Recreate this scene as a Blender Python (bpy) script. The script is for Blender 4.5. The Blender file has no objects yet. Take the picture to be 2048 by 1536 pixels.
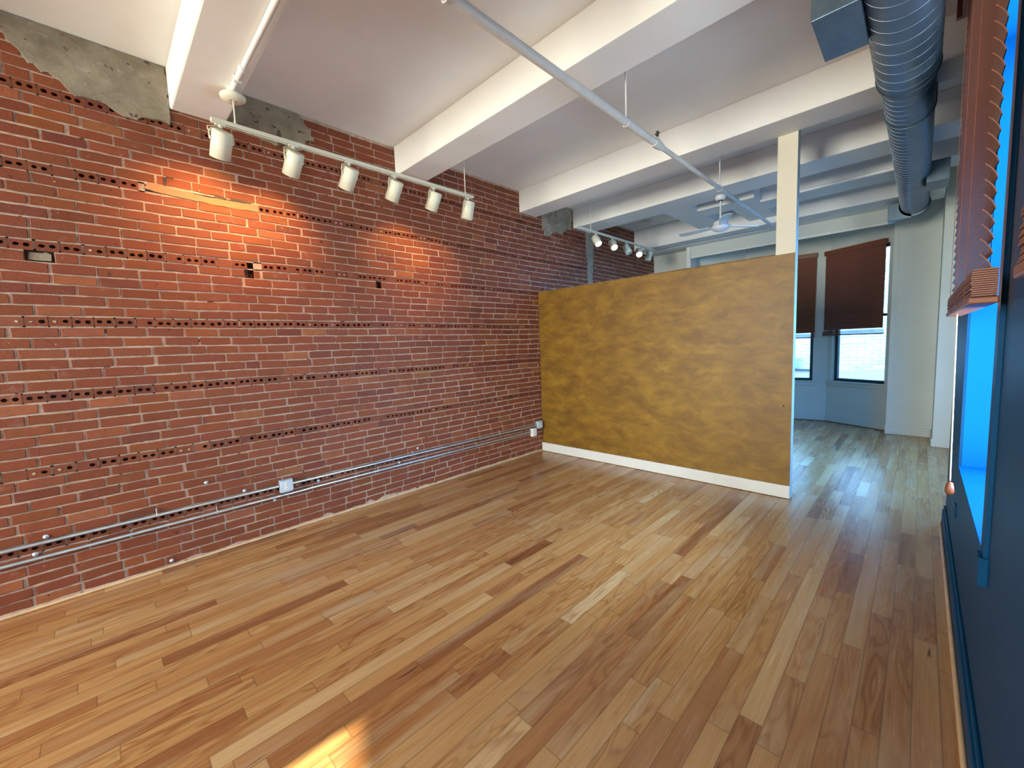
import bpy, bmesh, math, random
from mathutils import Vector, Matrix
random.seed(7)
PI = math.pi
scene = bpy.context.scene
COL = scene.collection

# ------------------------------------------------------------------ helpers
class MB:
    """collects verts/faces (with a material index) for one mesh"""
    def __init__(s): s.v=[]; s.f=[]; s.m=[]; s.c=[]; s.uv=None; s.smooth=[]
    def face(s, idx, m=0, c=None, sm=False):
        s.f.append(tuple(idx)); s.m.append(m); s.c.append(c); s.smooth.append(sm)
    def quad(s, a, b, c, d, m=0, col=None):
        n=len(s.v); s.v += [a,b,c,d]; s.face((n,n+1,n+2,n+3), m, col)
    def box(s, x0,y0,z0,x1,y1,z1, m=0, col=None, M=None):
        n=len(s.v)
        P=[(x0,y0,z0),(x1,y0,z0),(x1,y1,z0),(x0,y1,z0),(x0,y0,z1),(x1,y0,z1),(x1,y1,z1),(x0,y1,z1)]
        if M is not None: P=[tuple(M@Vector(p)) for p in P]
        s.v += P
        for q in ((0,3,2,1),(4,5,6,7),(0,1,5,4),(1,2,6,5),(2,3,7,6),(3,0,4,7)):
            s.face([n+i for i in q], m, col)
    def tube(s, pts, r, seg=12, m=0, caps=True, smooth=True):
        """tube along a polyline, r number or list"""
        pts=[Vector(p) for p in pts]; n0=len(s.v); k=len(pts)
        rr = r if isinstance(r,(list,tuple)) else [r]*k
        t0=(pts[1]-pts[0]).normalized()
        up=Vector((0,0,1)) if abs(t0.z)<.9 else Vector((1,0,0))
        a=t0.cross(up).normalized(); b=a.cross(t0).normalized()
        for i,p in enumerate(pts):
            if i==0: t=t0
            elif i==k-1: t=(pts[i]-pts[i-1]).normalized()
            else: t=((pts[i+1]-pts[i]).normalized()+(pts[i]-pts[i-1]).normalized()).normalized()
            a=(a-t*a.dot(t)).normalized(); b=a.cross(t).normalized()
            for j in range(seg):
                w=2*PI*j/seg
                s.v.append(tuple(p+a*math.cos(w)*rr[i]+b*math.sin(w)*rr[i]))
        for i in range(k-1):
            for j in range(seg):
                j2=(j+1)%seg
                s.face((n0+i*seg+j, n0+i*seg+j2, n0+(i+1)*seg+j2, n0+(i+1)*seg+j), m, None, smooth)
        if caps:
            for q in (0,k-1):
                nn=len(s.v); s.v += [s.v[n0+q*seg+j] for j in range(seg)]
                L=[nn+j for j in range(seg)]; s.face(L[::-1] if q==0 else L, m)
    def lathe(s, prof, seg=24, M=None, m=0, close=True):
        """prof: list of (r,h) revolved about local z"""
        n0=len(s.v)
        for r,h in prof:
            for j in range(seg):
                w=2*PI*j/seg; p=Vector((r*math.cos(w), r*math.sin(w), h))
                s.v.append(tuple(M@p) if M is not None else tuple(p))
        for i in range(len(prof)-1):
            for j in range(seg):
                j2=(j+1)%seg
                s.face((n0+i*seg+j, n0+i*seg+j2, n0+(i+1)*seg+j2, n0+(i+1)*seg+j), m, None, True)
        if close:
            for q in (0,len(prof)-1):
                nn=len(s.v); s.v += [s.v[n0+q*seg+j] for j in range(seg)]
                L=[nn+j for j in range(seg)]; s.face(L[::-1] if q==0 else L, m)
    def build(s, name, mats, parent=None, bevel=0, recalc=True):
        me=bpy.data.meshes.new(name); me.from_pydata(s.v,[],s.f)
        if not isinstance(mats,(list,tuple)): mats=[mats]
        for mt in mats: me.materials.append(mt)
        me.polygons.foreach_set('material_index', s.m)
        me.polygons.foreach_set('use_smooth', s.smooth)
        if any(c is not None for c in s.c):
            at=me.color_attributes.new('col','FLOAT_COLOR','CORNER')
            vals=[]
            for p,c in zip(me.polygons, s.c):
                c=c or (1,1,1)
                vals += [c[0],c[1],c[2],1.0]*p.loop_total
            at.data.foreach_set('color', vals)
        if recalc:
            bm=bmesh.new(); bm.from_mesh(me); bmesh.ops.recalc_face_normals(bm, faces=bm.faces[:]); bm.to_mesh(me); bm.free()
        o=bpy.data.objects.new(name, me); COL.objects.link(o)
        if parent: o.parent=parent
        if bevel:
            b=o.modifiers.new('bevel','BEVEL'); b.width=bevel; b.segments=2; b.limit_method='ANGLE'; b.angle_limit=.6
        return o
def struct(o):
    o['kind']='structure'; return o
def tag(o, label, cat, group=None, kind=None):
    o['label']=label; o['category']=cat
    if group: o['group']=group
    if kind: o['kind']=kind
    return o
def empty(name, loc=(0,0,0)):
    o=bpy.data.objects.new(name,None); COL.objects.link(o); o.location=loc; o.empty_display_size=.05
    return o
def boxobj(name, b, mat, parent=None, bevel=0):
    m=MB(); m.box(*b); return m.build(name, mat, parent, bevel)
def copy_tree(o, parent=None):
    c=o.copy(); COL.objects.link(c); c.parent=parent
    for ch in [x for x in bpy.data.objects if x.parent==o]: copy_tree(ch, c)
    return c

# ------------------------------------------------------------------ materials
def mat(name):
    m=bpy.data.materials.new(name); m.use_nodes=True
    nt=m.node_tree; b=nt.nodes['Principled BSDF']
    return m, nt, b
def N(nt, t, **kw):
    n=nt.nodes.new(t)
    for k,v in kw.items():
        if k in n.inputs.keys(): n.inputs[k].default_value=v
        else: setattr(n,k,v)
    return n
def math_n(nt, op, a, b=None, c=None, clamp=False):
    n=nt.nodes.new('ShaderNodeMath'); n.operation=op; n.use_clamp=clamp
    for i,x in enumerate((a,b,c)):
        if x is None: continue
        if hasattr(x,'is_output') or isinstance(x,bpy.types.NodeSocket): nt.links.new(x, n.inputs[i])
        else: n.inputs[i].default_value=x
    return n.outputs[0]
def mix(nt, f, a, b, mode='MIX'):
    n=nt.nodes.new('ShaderNodeMix'); n.data_type='RGBA'; n.blend_type=mode
    for s,x in ((n.inputs[0],f),(n.inputs[6],a),(n.inputs[7],b)):
        if isinstance(x,bpy.types.NodeSocket): nt.links.new(x,s)
        elif isinstance(x,(tuple,list)): s.default_value=(*x,1) if len(x)==3 else x
        else: s.default_value=x
    return n.outputs[2]
def ramp(nt, f, stops, interp='LINEAR'):
    n=nt.nodes.new('ShaderNodeValToRGB'); nt.links.new(f,n.inputs[0]); n.color_ramp.interpolation=interp
    e=n.color_ramp.elements
    while len(e)<len(stops): e.new(.5)
    for x,(p,c) in zip(e,stops):
        x.position=p; x.color=(*c,1) if isinstance(c,(tuple,list)) else (c,c,c,1)
    return n.outputs[0]
def noise(nt, vec, scale, detail=3, rough=.5, dist=0, dim='3D'):
    n=nt.nodes.new('ShaderNodeTexNoise'); n.inputs['Scale'].default_value=scale; n.inputs['Detail'].default_value=detail
    n.inputs['Roughness'].default_value=rough; n.inputs['Distortion'].default_value=dist
    if vec is not None: nt.links.new(vec,n.inputs['Vector'])
    return n.outputs['Fac']
def obco(nt): return nt.nodes.new('ShaderNodeTexCoord').outputs['Object']
def scaled(nt, vec, s, loc=(0,0,0)):
    n=nt.nodes.new('ShaderNodeMapping'); n.inputs['Scale'].default_value=s; n.inputs['Location'].default_value=loc
    nt.links.new(vec,n.inputs['Vector']); return n.outputs[0]
def bump(nt, b, h, strength=.3, dist=.01):
    n=nt.nodes.new('ShaderNodeBump'); n.inputs['Strength'].default_value=strength; n.inputs['Distance'].default_value=dist
    nt.links.new(h,n.inputs['Height']); nt.links.new(n.outputs[0],b.inputs['Normal'])

def simple(name, col, rough=.5, metal=0, var=.06, nscale=6, bmp=.05, spec=.5):
    m,nt,b=mat(name); v=obco(nt)
    n=noise(nt,v,nscale,4)
    c=mix(nt, ramp(nt,n,[(.3,0.),(.7,1.)]), tuple(x*(1-var) for x in col), tuple(min(1,x*(1+var)) for x in col))
    nt.links.new(c,b.inputs['Base Color']); b.inputs['Roughness'].default_value=rough; b.inputs['Metallic'].default_value=metal
    b.inputs['Specular IOR Level'].default_value=spec
    if bmp: bump(nt,b,noise(nt,v,nscale*12,3),bmp,.004)
    return m

M={}
M['ceil']=simple('ceiling_paint',(.78,.765,.73),.7,var=.04,nscale=2,bmp=.08)
M['white']=simple('white_paint',(.66,.65,.60),.5,var=.04,nscale=5)
M['cream']=simple('cream_paint',(.70,.65,.52),.55,var=.03,nscale=3)
M['farwall']=simple('grey_green_paint',(.56,.58,.52),.6,var=.03,nscale=2)
M['pipe']=simple('painted_pipe',(.66,.66,.63),.4,var=.05,nscale=14)
M['lamp']=simple('lamp_cream_enamel',(.66,.64,.50),.38,var=.03,nscale=9,bmp=0)
M['galv']=simple('galvanised_conduit',(.55,.60,.62),.32,.85,var=.12,nscale=18)
M['steelbox']=simple('steel_box',(.52,.60,.68),.45,.5,var=.1,nscale=30)
M['plastic']=simple('ivory_plastic',(.72,.70,.62),.35,bmp=0)
M['dark']=simple('dark_metal',(.03,.028,.025),.5,.3)
M['darkframe']=simple('window_frame_dark_green',(.015,.05,.06),.4)
M['bright_metal']=simple('bright_metal',(.75,.75,.75),.25,1,bmp=0)
M['fanwhite']=simple('fan_white_gloss',(.75,.76,.76),.15,bmp=0)
M['cord']=simple('cord_beige',(.62,.56,.46),.8)

def m_blue():
    m,nt,b=mat('blue_wall_paint'); v=obco(nt)
    c=mix(nt, noise(nt,v,3,4), (.001,.040,.105),(.002,.050,.13))
    nt.links.new(c,b.inputs['Base Color']); b.inputs['Roughness'].default_value=.48; b.inputs['Specular IOR Level'].default_value=.10
    bump(nt,b,noise(nt,v,45,4),.12,.004)
    return m
M['blue']=m_blue()
def m_daylit_blue():
    m,nt,b=mat('daylit_blue_reveal'); v=obco(nt)
    c=mix(nt, noise(nt,v,3,4), (.0005,.092,.32),(.0008,.104,.36))  # brighter copy of the wall's blue: daylight on the reveal put into the colour
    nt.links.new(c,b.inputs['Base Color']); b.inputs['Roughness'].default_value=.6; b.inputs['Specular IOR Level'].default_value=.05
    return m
M['reveal']=m_daylit_blue()

def m_brick():
    m,nt,b=mat('red_brick'); v=obco(nt)
    a=nt.nodes.new('ShaderNodeAttribute'); a.attribute_name='col'
    n1=noise(nt,v,14,5,.6); n2=noise(nt,v,70,4,.7); n3=noise(nt,v,2.2,3)
    c=mix(nt, ramp(nt,n1,[(.3,0.),(.75,1.)]), a.outputs['Color'], (.17,.048,.022),'MIX')
    c=mix(nt,.55,a.outputs['Color'],c)
    c=mix(nt, math_n(nt,'MULTIPLY',ramp(nt,n3,[(.45,0.),(.7,1.)]),.30), c, (.20,.055,.040))
    # pale lime specks and smears left on the faces
    sp=ramp(nt,noise(nt,scaled(nt,v,(1,1,1.6)),38,2,.5),[(.735,0.),(.76,1.)])
    lowm=ramp(nt,noise(nt,v,1.3,2),[(.42,.15),(.6,1.)])
    c=mix(nt, math_n(nt,'MULTIPLY',sp,lowm), c, (.55,.42,.34))
    sm=ramp(nt,noise(nt,scaled(nt,v,(1,1,1.4),(3,5,1)),7,5,.7),[(.60,0.),(.78,.55)])
    c=mix(nt, sm, c, (.36,.20,.15))
    dk=ramp(nt,noise(nt,scaled(nt,v,(1,1,1),(9,2,4)),22,2,.5),[(.72,0.),(.76,1.)])
    c=mix(nt, dk, c, (.06,.02,.012))
    nt.links.new(c,b.inputs['Base Color'])
    b.inputs['Specular IOR Level'].default_value=.28
    r=nt.nodes.new('ShaderNodeMapRange'); nt.links.new(n2,r.inputs[0]); r.inputs[3].default_value=.42; r.inputs[4].default_value=.7
    nt.links.new(r.outputs[0],b.inputs['Roughness'])
    bump(nt,b,math_n(nt,'ADD',n2,math_n(nt,'MULTIPLY',n1,1.5)),.45,.006)
    return m
M['brick']=m_brick()
def m_mortar():
    m,nt,b=mat('lime_mortar'); v=obco(nt)
    c=mix(nt, ramp(nt,noise(nt,v,20,5,.7),[(.3,0.),(.7,1.)]), (.33,.205,.145),(.53,.39,.30))
    dk=ramp(nt,noise(nt,scaled(nt,v,(1,1,1),(9,2,4)),13,2,.5),[(.68,0.),(.72,1.)])
    c=mix(nt, dk, c, (.10,.04,.025))
    nt.links.new(c,b.inputs['Base Color']); b.inputs['Roughness'].default_value=.85
    bump(nt,b,noise(nt,v,110,4,.7),.6,.006)
    return m
M['mortar']=m_mortar()
def m_plaster():
    m,nt,b=mat('old_plaster'); v=obco(nt)
    n=noise(nt,v,5,6,.65)
    c=mix(nt, ramp(nt,n,[(.3,0.),(.7,1.)]), (.22,.18,.125),(.42,.355,.26))
    c=mix(nt, ramp(nt,noise(nt,scaled(nt,v,(1,1,2),(1,4,2)),16,4,.7),[(.58,0.),(.72,.8)]), c, (.46,.43,.36))
    c=mix(nt, ramp(nt,noise(nt,scaled(nt,v,(1,1,1.4),(4,1,7)),11,3,.6),[(.64,0.),(.68,.9)]), c, (.10,.05,.028))
    c=mix(nt, ramp(nt,noise(nt,scaled(nt,v,(1,1,1.8),(2,7,3)),6,4,.6),[(.63,0.),(.67,.8)]), c, (.27,.13,.085))
    nt.links.new(c,b.inputs['Base Color']); b.inputs['Roughness'].default_value=.9
    bump(nt,b,noise(nt,v,18,7,.8),1.,.03)
    return m
M['plaster']=m_plaster()
def m_nailer():
    m,nt,b=mat('tan_wood_nailer'); v=obco(nt)
    c=mix(nt, noise(nt,scaled(nt,v,(1,1,6)),12,5,.6), (.30,.13,.06),(.42,.21,.10))
    nt.links.new(c,b.inputs['Base Color']); b.inputs['Roughness'].default_value=.8
    bump(nt,b,noise(nt,scaled(nt,v,(1,1,5)),40,4),.4,.005); return m
M['nailer']=m_nailer()

def m_mustard():
    m,nt,b=mat('ragged_mustard_glaze'); v=obco(nt)
    d=noise(nt,v,1.6,3)
    w=nt.nodes.new('ShaderNodeVectorMath'); w.operation='MULTIPLY_ADD'
    nt.links.new(nt.nodes.new('ShaderNodeTexNoise').outputs['Color'],w.inputs[0]); w.inputs[1].default_value=(.25,.25,.25)
    tx=[n for n in nt.nodes if n.bl_idname=='ShaderNodeTexNoise'][-1]; tx.inputs['Scale'].default_value=2.2
    nt.links.new(v,tx.inputs['Vector']); nt.links.new(v,w.inputs[2])
    a=noise(nt,scaled(nt,w.outputs[0],(2.4,1,5.5)),1.7,8,.66)
    c2=noise(nt,scaled(nt,w.outputs[0],(5,1,16),(4,0,2)),2.0,5,.6)
    c=ramp(nt,a,[(.28,(.115,.048,.002)),(.44,(.17,.078,.003)),(.58,(.22,.108,.005)),(.76,(.30,.165,.009))])
    c=mix(nt, ramp(nt,c2,[(.55,0.),(.72,.5)]), c, (.09,.038,.002))
    c=mix(nt, ramp(nt,noise(nt,w.outputs[0],2.6,5,.6),[(.52,0.),(.75,.5)]), c, (.31,.17,.009))
    nt.links.new(c,b.inputs['Base Color']); b.inputs['Roughness'].default_value=.5
    bump(nt,b,a,.25,.006); return m
M['mustard']=m_mustard()

def m_floor():
    m,nt,b=mat('oak_strip_floor')
    uv=nt.nodes.new('ShaderNodeUVMap').outputs[0]      # metres inside each board
    at=nt.nodes.new('ShaderNodeAttribute'); at.attribute_name='col'
    sep=nt.nodes.new('ShaderNodeSeparateColor'); nt.links.new(at.outputs['Color'],sep.inputs[0])
    r1,r2,r3=sep.outputs
    su=nt.nodes.new('ShaderNodeSeparateXYZ'); nt.links.new(uv,su.inputs[0])
    off=nt.nodes.new('ShaderNodeCombineXYZ')
    nt.links.new(math_n(nt,'ADD',su.outputs[0],math_n(nt,'MULTIPLY',r2,37.)),off.inputs[0])
    nt.links.new(math_n(nt,'ADD',su.outputs[1],math_n(nt,'MULTIPLY',r3,53.)),off.inputs[1])
    nt.links.new(math_n(nt,'MULTIPLY',r1,11.),off.inputs[2])
    p=off.outputs[0]
    base=ramp(nt,r1,[(0.,(.15,.055,.024)),(.10,(.25,.100,.040)),(.32,(.385,.180,.068)),(.58,(.48,.260,.098)),(.82,(.56,.345,.150)),(1.,(.64,.46,.26))])
    # flame figure: contour lines of a stretched noise
    ln=noise(nt,scaled(nt,p,(11,1.5,1)),1.,2,.45,.25)
    ring=math_n(nt,'FRACT',math_n(nt,'MULTIPLY',ln,9.))
    ring=ramp(nt,ring,[(0.,1.),(.35,0.),(.75,0.),(1.,1.)])
    figm=ramp(nt,r2,[(.30,.10),(.66,.62),(1.,1.)])
    c=mix(nt, math_n(nt,'MULTIPLY',ring,math_n(nt,'MULTIPLY',figm,.75)), base, mix(nt,1.,base,(.52,.36,.27),'MULTIPLY'))
    fine=noise(nt,scaled(nt,p,(120,3.5,1)),1.,4,.6)
    c=mix(nt, ramp(nt,fine,[(.38,.35),(.62,0.)]), c, mix(nt,1.,c,(.66,.54,.44),'MULTIPLY'))
    broad=noise(nt,scaled(nt,p,(16,.9,1),(7,3,0)),1.,3,.55)
    c=mix(nt, ramp(nt,broad,[(.52,0.),(.75,.75)]), c, mix(nt,1.,c,(.70,.50,.36),'MULTIPLY'))
    pale=noise(nt,scaled(nt,p,(9,.8,1),(2,8,0)),1.,3,.5)
    c=mix(nt, ramp(nt,pale,[(.50,0.),(.78,.75)]), c, (.55,.40,.235))
    # dark mineral streaks and small knots
    st=noise(nt,scaled(nt,p,(42,2.6,1),(12,3,5)),1.,2,.5)
    c=mix(nt, ramp(nt,st,[(.735,0.),(.78,.85)]), c, (.07,.028,.016))
    # seam between boards
    wn=nt.nodes.new('ShaderNodeAttribute'); wn.attribute_name='dim'
    dm=nt.nodes.new('ShaderNodeSeparateXYZ'); nt.links.new(wn.outputs['Vector'],dm.inputs[0])
    ex=math_n(nt,'MINIMUM',su.outputs[0],math_n(nt,'SUBTRACT',dm.outputs[0],su.outputs[0]))
    ey=math_n(nt,'MINIMUM',su.outputs[1],math_n(nt,'SUBTRACT',dm.outputs[1],su.outputs[1]))
    e=math_n(nt,'MINIMUM',ex,ey)
    seam=ramp(nt,e,[(.0004,1.),(.0014,0.)])
    c=mix(nt, math_n(nt,'MULTIPLY',seam,.55), c, (.10,.05,.025))
    c=mix(nt,1.,c,(.86,.82,.78),'MULTIPLY')
    nt.links.new(c,b.inputs['Base Color'])
    rg=nt.nodes.new('ShaderNodeMapRange'); nt.links.new(fine,rg.inputs[0]); rg.inputs[3].default_value=.20; rg.inputs[4].default_value=.31
    nt.links.new(rg.outputs[0],b.inputs['Roughness'])
    b.inputs['Specular IOR Level'].default_value=.7
    bump(nt,b,math_n(nt,'SUBTRACT',math_n(nt,'MULTIPLY',fine,.25),seam),.12,.002)
    return m
M['floor']=m_floor()
M['shoe']=simple('light_wood_moulding',(.55,.36,.20),.45,var=.15,nscale=10)

def m_duct():
    m,nt,b=mat('galvanised_duct'); v=obco(nt)
    n=noise(nt,v,9,5,.7)
    c=mix(nt, ramp(nt,n,[(.3,0.),(.7,1.)]), (.085,.125,.165),(.14,.19,.235))
    nt.links.new(c,b.inputs['Base Color']); b.inputs['Metallic'].default_value=.75; b.inputs['Roughness'].default_value=.38
    bump(nt,b,noise(nt,v,30,3),.08,.004); return m
M['duct']=m_duct()
M['seam']=simple('duct_seam',(.30,.36,.42),.35,.8,bmp=0)
def m_blindwood():
    m,nt,b=mat('reddish_brown_wood_blind'); v=obco(nt)
    c=mix(nt, noise(nt,scaled(nt,v,(3,3,40)),2.,4,.6), (.12,.034,.014),(.24,.075,.030))
    nt.links.new(c,b.inputs['Base Color']); b.inputs['Roughness'].default_value=.45
    return m
M['blind']=m_blindwood()
def m_glass():
    m=bpy.data.materials.new('window_glass'); m.use_nodes=True; nt=m.node_tree; nt.nodes.clear()
    o=nt.nodes.new('ShaderNodeOutputMaterial'); t=nt.nodes.new('ShaderNodeBsdfTransparent'); g=nt.nodes.new('ShaderNodeBsdfGlossy')
    t.inputs[0].default_value=(.93,.97,.98,1); g.inputs['Roughness'].default_value=.02
    f=nt.nodes.new('ShaderNodeFresnel'); f.inputs[0].default_value=1.45
    n=noise(nt,obco(nt),1.5,1); fm=math_n(nt,'MULTIPLY',f.outputs[0],math_n(nt,'ADD',math_n(nt,'MULTIPLY',n,.2),.7))
    x=nt.nodes.new('ShaderNodeMixShader'); nt.links.new(fm,x.inputs[0]); nt.links.new(t.outputs[0],x.inputs[1]); nt.links.new(g.outputs[0],x.inputs[2])
    nt.links.new(x.outputs[0],o.inputs[0]); return m
M['glass']=m_glass()
def m_emit(name,col,st):
    m=bpy.data.materials.new(name); m.use_nodes=True; nt=m.node_tree; b=nt.nodes['Principled BSDF']
    b.inputs['Base Color'].default_value=(*col,1)
    n=noise(nt,obco(nt),30,1); c=mix(nt,n,tuple(x*.97 for x in col),col); nt.links.new(c,b.inputs['Emission Color'])
    b.inputs['Emission Strength'].default_value=st; return m
M['bulb']=m_emit('lit_lamp_face',(1.,.86,.42),3.0)
M['bulboff']=simple('lamp_inside',(.5,.48,.4),.4,bmp=0)
def m_outbrick():
    m,nt,b=mat('whitewashed_brick_outside'); v=obco(nt)
    br=nt.nodes.new('ShaderNodeTexBrick'); br.inputs['Scale'].default_value=1.
    br.inputs['Brick Width'].default_value=.3; br.inputs['Row Height'].default_value=.09; br.inputs['Mortar Size'].default_value=.012
    sp=nt.nodes.new('ShaderNodeSeparateXYZ'); nt.links.new(v,sp.inputs[0]); cb=nt.nodes.new('ShaderNodeCombineXYZ')
    nt.links.new(sp.outputs[0],cb.inputs[0]); nt.links.new(sp.outputs[2],cb.inputs[1]); nt.links.new(cb.outputs[0],br.inputs['Vector'])
    br.inputs['Color1'].default_value=(.74,.78,.78,1); br.inputs['Color2'].default_value=(.52,.58,.60,1); br.inputs['Mortar'].default_value=(.36,.40,.42,1)
    c=mix(nt, ramp(nt,noise(nt,scaled(nt,v,(1,1,5)),1.6,5,.7),[(.4,0.),(.62,.6)]), br.outputs['Color'], (.80,.84,.82))
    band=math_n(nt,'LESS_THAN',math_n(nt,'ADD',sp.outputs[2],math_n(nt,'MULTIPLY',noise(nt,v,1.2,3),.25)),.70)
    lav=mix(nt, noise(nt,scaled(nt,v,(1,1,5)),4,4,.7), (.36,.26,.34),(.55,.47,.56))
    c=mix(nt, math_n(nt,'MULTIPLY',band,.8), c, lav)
    nt.links.new(c,b.inputs['Base Color']); b.inputs['Roughness'].default_value=.9
    return m
M['outbrick']=m_outbrick()
M['ground']=simple('asphalt_outside',(.16,.17,.18),.9)

# ------------------------------------------------------------------ dimensions (metres)
H=3.582; ZB=3.30; W=4.063; YP=4.464; WP=3.05; HP=2.268
YB=-5.0            # wall behind the camera
# ------------------------------------------------------------------ brick wall
CH=.467/7; Z0=.387
VOIDS=[(.892,.958,2.156,2.288),(2.018,2.075,2.156,2.222),(-.255,-.13,2.156,2.222)]   # knocked-out spots (y0,y1,z0,z1)
NAILER=(.34,1.04,2.695,2.765)
def brick_col():
    r=random.random()
    if r<.12: c=(.28,.075,.024)
    elif r<.20: c=(.175,.043,.021)
    elif r<.25: c=(.34,.115,.042)
    else: c=(.235,.061,.021)
    k=random.uniform(.88,1.12); k*=.80
    return (c[0]*k, c[1]*k*random.uniform(.85,1.07), c[2]*k*random.uniform(.75,1.1))
def build_bricks():
    b=MB(); YE=8.05
    j0=-5; j1=int((H-Z0)/CH)+1
    X=.007
    def wave(y,z): return .0022*math.sin(y*2.3+z*5)+.0018*math.sin(y*6.1+z*11)
    def stretcher(y0,y1,zc,h):
        col=brick_col(); n=4; x=X+random.uniform(-.003,.0035)
        tl=random.uniform(-.0012,.0012)
        bot=[]; top=[]
        for i in range(n+1):
            y=y0+(y1-y0)*i/n
            w=wave(y,zc)
            bot.append((y, zc-h/2+w+random.uniform(-.0021,.0021)+tl*(i/n-.5)))
            top.append((y, zc+h/2+w+random.uniform(-.0021,.0021)+tl*(i/n-.5)))
        # slightly worn corners
        for L,sg in ((bot,1),(top,-1)):
            L[0]=(L[0][0]+random.uniform(0,.003),L[0][1]+sg*random.uniform(0,.002)); L[-1]=(L[-1][0]-random.uniform(0,.003),L[-1][1]+sg*random.uniform(0,.002))
        s=.003; b0=len(b.v)
        inset=lambda y,z,dy,dz:(x, y+dy, z+dz)
        ring=[]
        outer=bot+top[::-1]
        for i,(y,z) in enumerate(outer):
            top_=i>n; end0=(i==0 or i==2*n+1); end1=(i==n or i==n+1)
            dy=s if end0 else (-s if end1 else 0); dz=-s if top_ else s
            ring.append((y,z,dy,dz))
        K=len(ring)
        for y,z,dy,dz in ring: b.v.append((-.002,y,z))
        for y,z,dy,dz in ring: b.v.append((x-.002,y,z))
        for y,z,dy,dz in ring: b.v.append((x,y+dy,z+dz))
        for lay in (0,1):
            for i in range(K):
                i2=(i+1)%K; b.face((b0+lay*K+i,b0+lay*K+i2,b0+(lay+1)*K+i2,b0+(lay+1)*K+i),0,col)
        for i in range(n):
            b.face((b0+2*K+i, b0+2*K+i+1, b0+2*K+(2*n+1)-(i+1), b0+2*K+(2*n+1)-i),0,col)
    def header(y0,y1,zc,h):
        col=brick_col(); col=(col[0]*.86,col[1]*.86,col[2]*.9)
        x=X+random.uniform(-.003,.002); w=wave((y0+y1)/2,zc); zc+=w+random.uniform(-.001,.001)
        zb_,zt=zc-h/2,zc+h/2; ym=(y0+y1)/2
        style=random.random()
        b.box(-.04,y0,zb_,-.001,y0+.0001,zt,0,col) if False else None
        # sides
        for (ya,yb_) in ((y0,y0),(y1,y1)):
            b.quad((-.045,ya,zb_),(x,ya,zb_),(x,ya,zt),(-.045,ya,zt),0,col)
        b.quad((-.045,y0,zb_),(x,y0,zb_),(x,y1,zb_),(-.045,y1,zb_),0,col)
        b.quad((-.045,y0,zt),(x,y0,zt),(x,y1,zt),(-.045,y1,zt),0,col)
        for k,(ya,yb_) in enumerate(((y0,ym),(ym,y1))):
            if style<.10 or (style<.22 and k==0):
                b.quad((x,ya,zb_),(x,yb_,zb_),(x,yb_,zt),(x,ya,zt),0,col)
                if random.random()<.4:   # hole filled with mortar
                    cy=(ya+yb_)/2; n0=len(b.v)
                    for i in range(8):
                        t=2*PI*i/8; b.v.append((x+.002,cy+.010*math.cos(t)*random.uniform(.7,1.1),zc+.008*math.sin(t)))
                    b.face([n0+i for i in range(8)],1)
                continue
            cy=(ya+yb_)/2+(.002 if k==0 else -.002)+random.uniform(-.002,.002); ry=.0145*random.uniform(.88,1.08); rz=.0118*random.uniform(.88,1.1); cz=zc+random.uniform(-.003,.003)
            n0=len(b.v)
            per=[(ya,zb_),(cy,zb_),(yb_,zb_),(yb_,cz),(yb_,zt),(cy,zt),(ya,zt),(ya,cz)]
            for (yy,zz) in per: b.v.append((x,yy,zz))
            dep=-.04
            for d in (x,dep):
                for i in range(8):
                    t=-PI*.75+i*PI/4; b.v.append((d,cy+ry*math.cos(t),cz+rz*math.sin(t)))
            for i in range(8):
                i2=(i+1)%8
                b.face((n0+i,n0+i2,n0+8+i2,n0+8+i),0,col)
                b.face((n0+8+i,n0+8+i2,n0+16+i2,n0+16+i),0,(col[0]*.8,col[1]*.8,col[2]*.8))
            b.face([n0+16+i for i in range(8)],0,(.05,.02,.015))  # hole sides and bottom coloured darker, shade inside the hole painted in
    def overlaps(y0,y1,z0,z1,R): return y0<R[1] and y1>R[0] and z0<R[3] and z1>R[2]
    for j in range(j0,j1+1):
        zc=Z0+j*CH; hd=(j%7==0); h=.0565
        za,zb_=zc-CH/2, min(zc+CH/2,H)
        if za>=H: break
        if zc+h/2>H: h=2*(H-.004-zc) if H-.004-zc>.01 else 0
        z_lo=max(0,za)
        if j==j0: z_lo=0
        if not hd:
            # mortar bed strip
            cuts=sorted([R for R in VOIDS if R[2]<zb_ and R[3]>za])
            y=YB
            for R in cuts+[None]:
                ye=R[0] if R else YE
                b.quad((0,y,z_lo),(0,ye,z_lo),(0,ye,zb_),(0,y,zb_),1)
                if R: y=R[1]
            y=YB-random.uniform(0,.2)
            while y<YE:
                L=random.choice([.197,.197,.197,.2,.192,.194,.10 if random.random()<.15 else .197])
                j_=random.uniform(.006,.011)*(1.8 if random.random()<.07 else 1)
                y0,y1=max(y,YB),min(y+L,YE)
                parts=[(y0,y1)]
                for R in VOIDS:
                    if R[2]<zc<R[3]:
                        q=[]
                        for a,c in parts:
                            if a<R[1] and c>R[0]: q+=[(a,R[0]),(R[1],c)]
                            else: q.append((a,c))
                        parts=q
                for a,c in parts:
                    if c-a>.03 and h>.01: stretcher(a,c,zc,h*random.uniform(.95,1.03))
                y+=L+j_
        else:
            mz0,mz1=zc-h/2+.004,zc+h/2-.004
            b.quad((0,YB,za),(0,YE,za),(0,YE,mz0),(0,YB,mz0),1)
            b.quad((0,YB,mz1),(0,YE,mz1),(0,YE,zb_),(0,YB,zb_),1)
            y=YB-random.uniform(0,.1); placed=[]
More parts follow.
